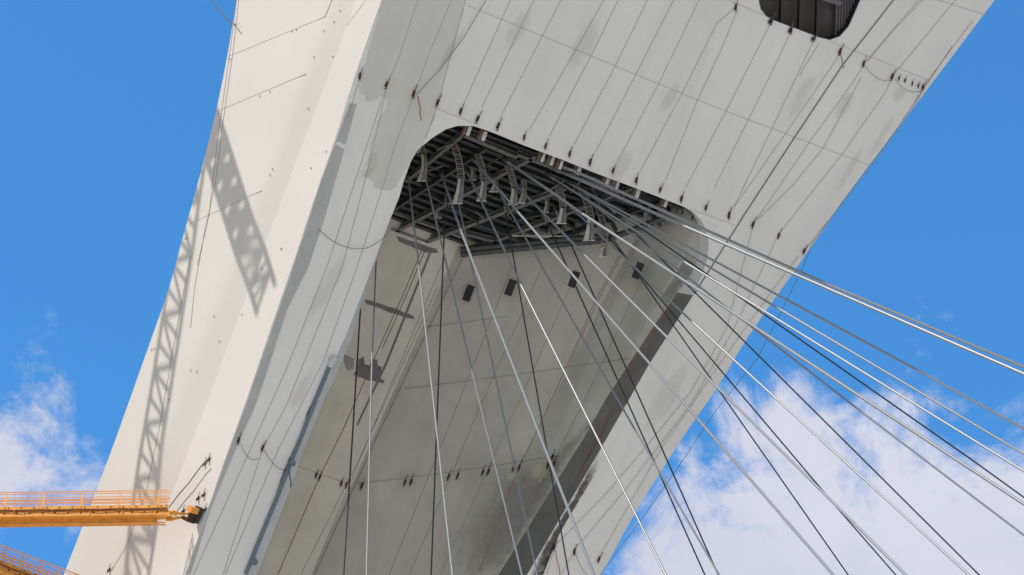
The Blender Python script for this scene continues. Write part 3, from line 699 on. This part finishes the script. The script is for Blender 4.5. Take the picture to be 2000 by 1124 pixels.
# ------------------------------------------------------------------ loose ropes and wires
def rope(surf_pts, r, mat, label, name='rope', cat='rope', group=None):
    base = surf_pts[0]; m = MB(); m.tube(surf_pts, r*.75, mat, 6)
    return tag(m.build(name, None, loc=base), label, cat, group)
def sagpx(a, b, dy, k=10): return [(a[0]+(b[0]-a[0])*i/k, a[1]+(b[1]-a[1])*i/k+dy*4*(i/k)*(1-i/k)) for i in range(k+1)]
rope([onF(p, .2) for p in sagpx((622, 448), (716, 485), 14)+sagpx((716, 485), (772, 441), 6)[1:]], .022, M['wire'], 'thin dark line looping across the left arm below the ceiling', 'hanging_wire', 'wire')
rope([onF(p, .2) for p in sagpx((470, 868), (504, 895), 14)], .02, M['wire'], 'small drooping loop below the leftmost lower bracket', 'hanging_wire', 'wire')
rope([onF(p, .2) for p in sagpx((516, 880), (562, 918), 12)], .02, M['wire'], 'drooping loop between the middle lower bracket and the drain pipe', 'hanging_wire', 'wire')
rope([onF(p, .3) for p in ((566, 905), (565, 925), (568, 940), (568, 952))], .05, M['teal'], 'short teal rope end dangling from the drain pipe clamp', 'rope', 'rope')
rope([onF(p, .3) for p in ((816, 188), (818, 200), (821, 212), (820, 222), (823, 236))], .035, M['red'], 'tattered red tie dangling under a bracket on the left arm', 'rope', 'rope')
rope([onF(p, .15) for p in ((813, 186), (860, 135), (905, 75), (945, 8), (975, -40))], .022, M['wire'], 'slanting wire from the red tie up across the first joints', 'hanging_wire', 'wire')
rope([onF(p, .2) for p in sagpx((1642, 104), (1648, 135), 2, 4)], .03, M['wire'], 'hooked wire end below a bracket under the window', 'hanging_wire', 'wire')
rope([onF(p, .2) for p in sagpx((1690, 130), (1743, 156), 12)], .018, M['wire'], 'faint loop between the upper brackets right of the expansion joint', 'hanging_wire', 'wire')
rope([onF(p, .2) for p in sagpx((1748, 156), (1803, 176), 12)], .018, M['wire'], 'faint loop by the row of small holes at the upper right edge', 'hanging_wire', 'wire')
rope([onF(p, .3) for p in ((1085, 1075), (1088, 1095), (1093, 1112), (1094, 1130))], .03, M['red'], 'thin red tie hanging from a lower right bracket', 'rope', 'rope')
rope([onF(p, .25) for p in sagpx((1124, 1082), (1146, 1122), 6)], .02, M['wire'], 'thin wire curling down from the middle lower right bracket', 'hanging_wire', 'wire')
rope([onF(p, .6) for p in ((1860, 90), (1800, 180), (1745, 262), (1660, 375), (1585, 478), (1570, 520), (1530, 600), (1480, 700), (1400, 800), (1330, 905), (1260, 1005), (1200, 1085), (1130, 1180))], .022, M['wire'], 'long thin safety line hanging free beside the right edge of the tower, against the sky', 'safety_line', 'wire')
rope([onA((461, 50), .3), onA((435, 30), .3)+FW*2, onA((410, 2), .3)+FW*4, onA((380, -35), .3)+FW*6], .045, M['wire'], 'dark wire leaving the upper left edge of the tower into the sky', 'hanging_wire', 'wire')
rope([onA(p, .25) for p in ((330, 992), (350, 965), (368, 945), (392, 912), (404, 900))], .04, M['wire'], 'slack chain from the crane walkway end up to two small brackets', 'chain', 'chain')
for p0, p1 in (((395, 915), (389, 970)), ((403, 905), (397, 964)), ((398, 970), (380, 1000))):
    pass

# ------------------------------------------------------------------ orange walkways
def walkway(P0, P1, spacing, label, phase=0., fork_to=None):
    """deck with two girders under it and a handrail on both sides; P0 far end, P1 end by the tower"""
    ax = (P1-P0).normalized(); sd_ = ax.cross(Zu).normalized(); sd_ = sd_ if sd_.dot(FW) > 0 else -sd_; up = sd_.cross(ax); up = up if up.z > 0 else -up
    o = empty('crane_walkway', P0, label, 'crane walkway', 'orange crane walkways reaching the tower')
    L = (P1-P0).length
    def A(s, a, b): return P0+ax*s+sd_*a+up*b
    m = MB()
    for a in (0, .62): m.bar(A(0, a, 0), A(L, a, 0), up, .20, .09, M['orange'])
    m.bar(A(0, .31, -.02), A(L, .31, -.02), up, .05, .55, M['orange'])
    s = L
    while s > 0: m.bar(A(s, -.05, -.14), A(s, .67, -.14), up, .08, .10, M['orange']); s -= spacing
    m.build('deck', o)
    for a, b, ww, hh in ((.20, -.37, .34, .26), (.45, -.62, .20, .26)):
        m = MB(); m.bar(A(0, a, b), A(L-.1-(.45 if b < -.5 else 0), a, b), up, hh, ww, M['orange'])
        for sg in (-1, 1): m.bar(A(0, a-ww*.5*sg, b-hh*.5), A(L-.1, a-ww*.5*sg, b-hh*.5), up, .035, .08, M['orange'])
        s = L-.6
        while s > 0: m.bar(A(s, a-ww/2-.02, b-hh/2), A(s, a-ww/2-.02, b+hh/2), ax, .05, .05, M['orange']); s -= spacing*.86
        m.build('girder', o)
    for a in (-.02, .64):
        hgt = 1.02
        rails = [.25, .45, .66, .88, hgt] if a < 0 else [.3, .55, .8, hgt*.97]
        m = MB()
        for b in rails: m.tube([A(0, a, b), A(L, a, b)], .026 if b < .95 else .032, M['orange_rail'], 6)
        m.build('rail', o)
        s = L-.03-phase*(a > 0)
        cnt = 0
        while s > 0:
            m = MB(); m.bar(A(s, a, -.1), A(s, a, hgt), ax, .06, .05, M['orange_rail'])
            if cnt: m.bar(A(s-.1, a, -.1), A(s-.1, a, hgt), ax, .025, .025, M['orange_rail'])
            m.build('post', o); s -= (.45 if cnt == 0 else spacing); cnt += 1
            if cnt > 16: break
    m = MB(); m.tube([A(L*k_/40, -.06, -.16-.05*math.sin(k_*1.7)) for k_ in range(41)], .022, M['mullion'], 6); m.build('hose', o)
    m = MB(); s = L-.3
    while s > L-14:
        m.box(A(s, -.05, .0), (ax, sd_, up), (.06, .03, .06), M['rust']); m.box(A(s-.2, .02, -.30), (ax, sd_, up), (.07, .03, .07), M['rust']); s -= .66
    m.build('bolt_row', o)
    if fork_to is not None:
        T, n_ = fork_to
        m = MB()
        for a in (.1, .5): m.bar(A(L-.1, a, -.42), A(L+.25, a, -.42), up, .22, .12, M['orange'])
        for k_, a in enumerate((.02, .6)):
            m.tube([A(L+.1, a, -.36), A(L+.1, a, -.36).lerp(T, .3), A(L, a, -.4).lerp(T, .55)], .10, M['orange'], 8, r2=.06)
            m.tube([A(L, a, -.4).lerp(T, .5), T+up*(.12-.3*k_)], .055, M['orange'], 8)
        m.tube([A(L+.25, .1, -.25), A(L+.5, .25, -.32)], .12, M['orange'], 10); m.build('fork', o)
        m = MB(); t = D; u = t.cross(n_).normalized()
        m.box(T+n_*.02, (t, u, n_), (.85, .42, .26), M['mullion']); m.box(T+n_*.26-t*.12, (t, u, n_), (.7, .3, .35), M['rust'])
        m.box(T+n_*.35+t*.2, (t, u, n_), (.3, .42, .5), M['orange']); m.box(T+n_*.5-t*.35, (t, u, n_), (.16, .5, .4), M['rust']); m.build('wall_shoe', o)
    return o
T1 = onA((385, 1006), .25)
dT = (T1-CAM).dot(FW)
def at_depth(p, dist): r = ray(p); return CAM+r*(dist/r.dot(FW))
E1 = at_depth((327, 990), dT-.6); E0 = hit((-560, 1001), E1, Zu)
walkway(E0, E1, 1.98, 'orange walkway with double handrails ending in a forked link on the white flank', .2, (T1, NC))
G1 = at_depth((230, 1186), dT+2); G0 = hit((-420, 937), G1, Zu)
walkway(G0, G1, 1.05, 'orange walkway in the bottom left corner, sloping down towards the tower', .3)

# ------------------------------------------------------------------ lattice crane outside the frame (it throws the latticed shadows on the flank)
def truss(o, P0, P1, wd, bays, name):
    ax = (P1-P0).normalized(); a = ax.cross(SUN).normalized(); b = ax.cross(a).normalized()
    cs_ = [(-1, -1), (1, -1), (1, 1), (-1, 1)]
    def K(i, s): return P0.lerp(P1, s)+a*cs_[i][0]*wd/2+b*cs_[i][1]*wd/2
    for i in range(4): m = MB(); m.bar(K(i, 0), K(i, 1), a, wd*.19, wd*.19, M['orange']); m.build('chord', o)
    m = MB()
    for j in range(bays):
        s, e = j/bays, (j+1)/bays
        for i in range(4):
            i2 = (i+1) % 4; m.tube([K(i, s), K(i2, e)] if j % 2 else [K(i2, s), K(i, e)], .10, M['orange'], 5); m.tube([K(i, s), K(i2, s)], .09, M['orange'], 5)
    m.build(name, o)
def from_shadow(p, T): return onA_ext(p)+SUN*T
def onA_ext(p):
    yy = min(max(p[1], -40), 1120); r0 = onF((smooth_curve(RIDGE, yy), yy)); c0 = hit((fold(CB, yy), yy), r0, NC); a0 = hit((fold(AB, yy), yy), c0, NB); return hit(p, a0, NA)
q0, q1 = onA_ext((402, 230)), onA_ext((482, 478))
m0, m1 = q0+SUN*26, q1+SUN*26
print('mast', m0, m1, (m1-m0).length)
e_ = (m1-m0).normalized()
cr_ = empty('tower_crane', m1, 'orange lattice crane standing left of the tower outside the view', 'crane')
truss(cr_, m0-e_*6, m1+e_*1.6, 1.75, 20, 'lattice')
q0, q1 = onA_ext((360, 470)), onA_ext((275, 1010))
m2, m3 = q0+SUN*26, q1+SUN*26
print('jib', m2, m3, (m3-m2).length)
e2 = (m3-m2).normalized()
cr2 = empty('crane_jib', m2, 'long orange lattice jib hanging left of the tower outside the view', 'crane')
truss(cr2, m2-e2*8, m3+e2*22, 1.25, 30, 'lattice')
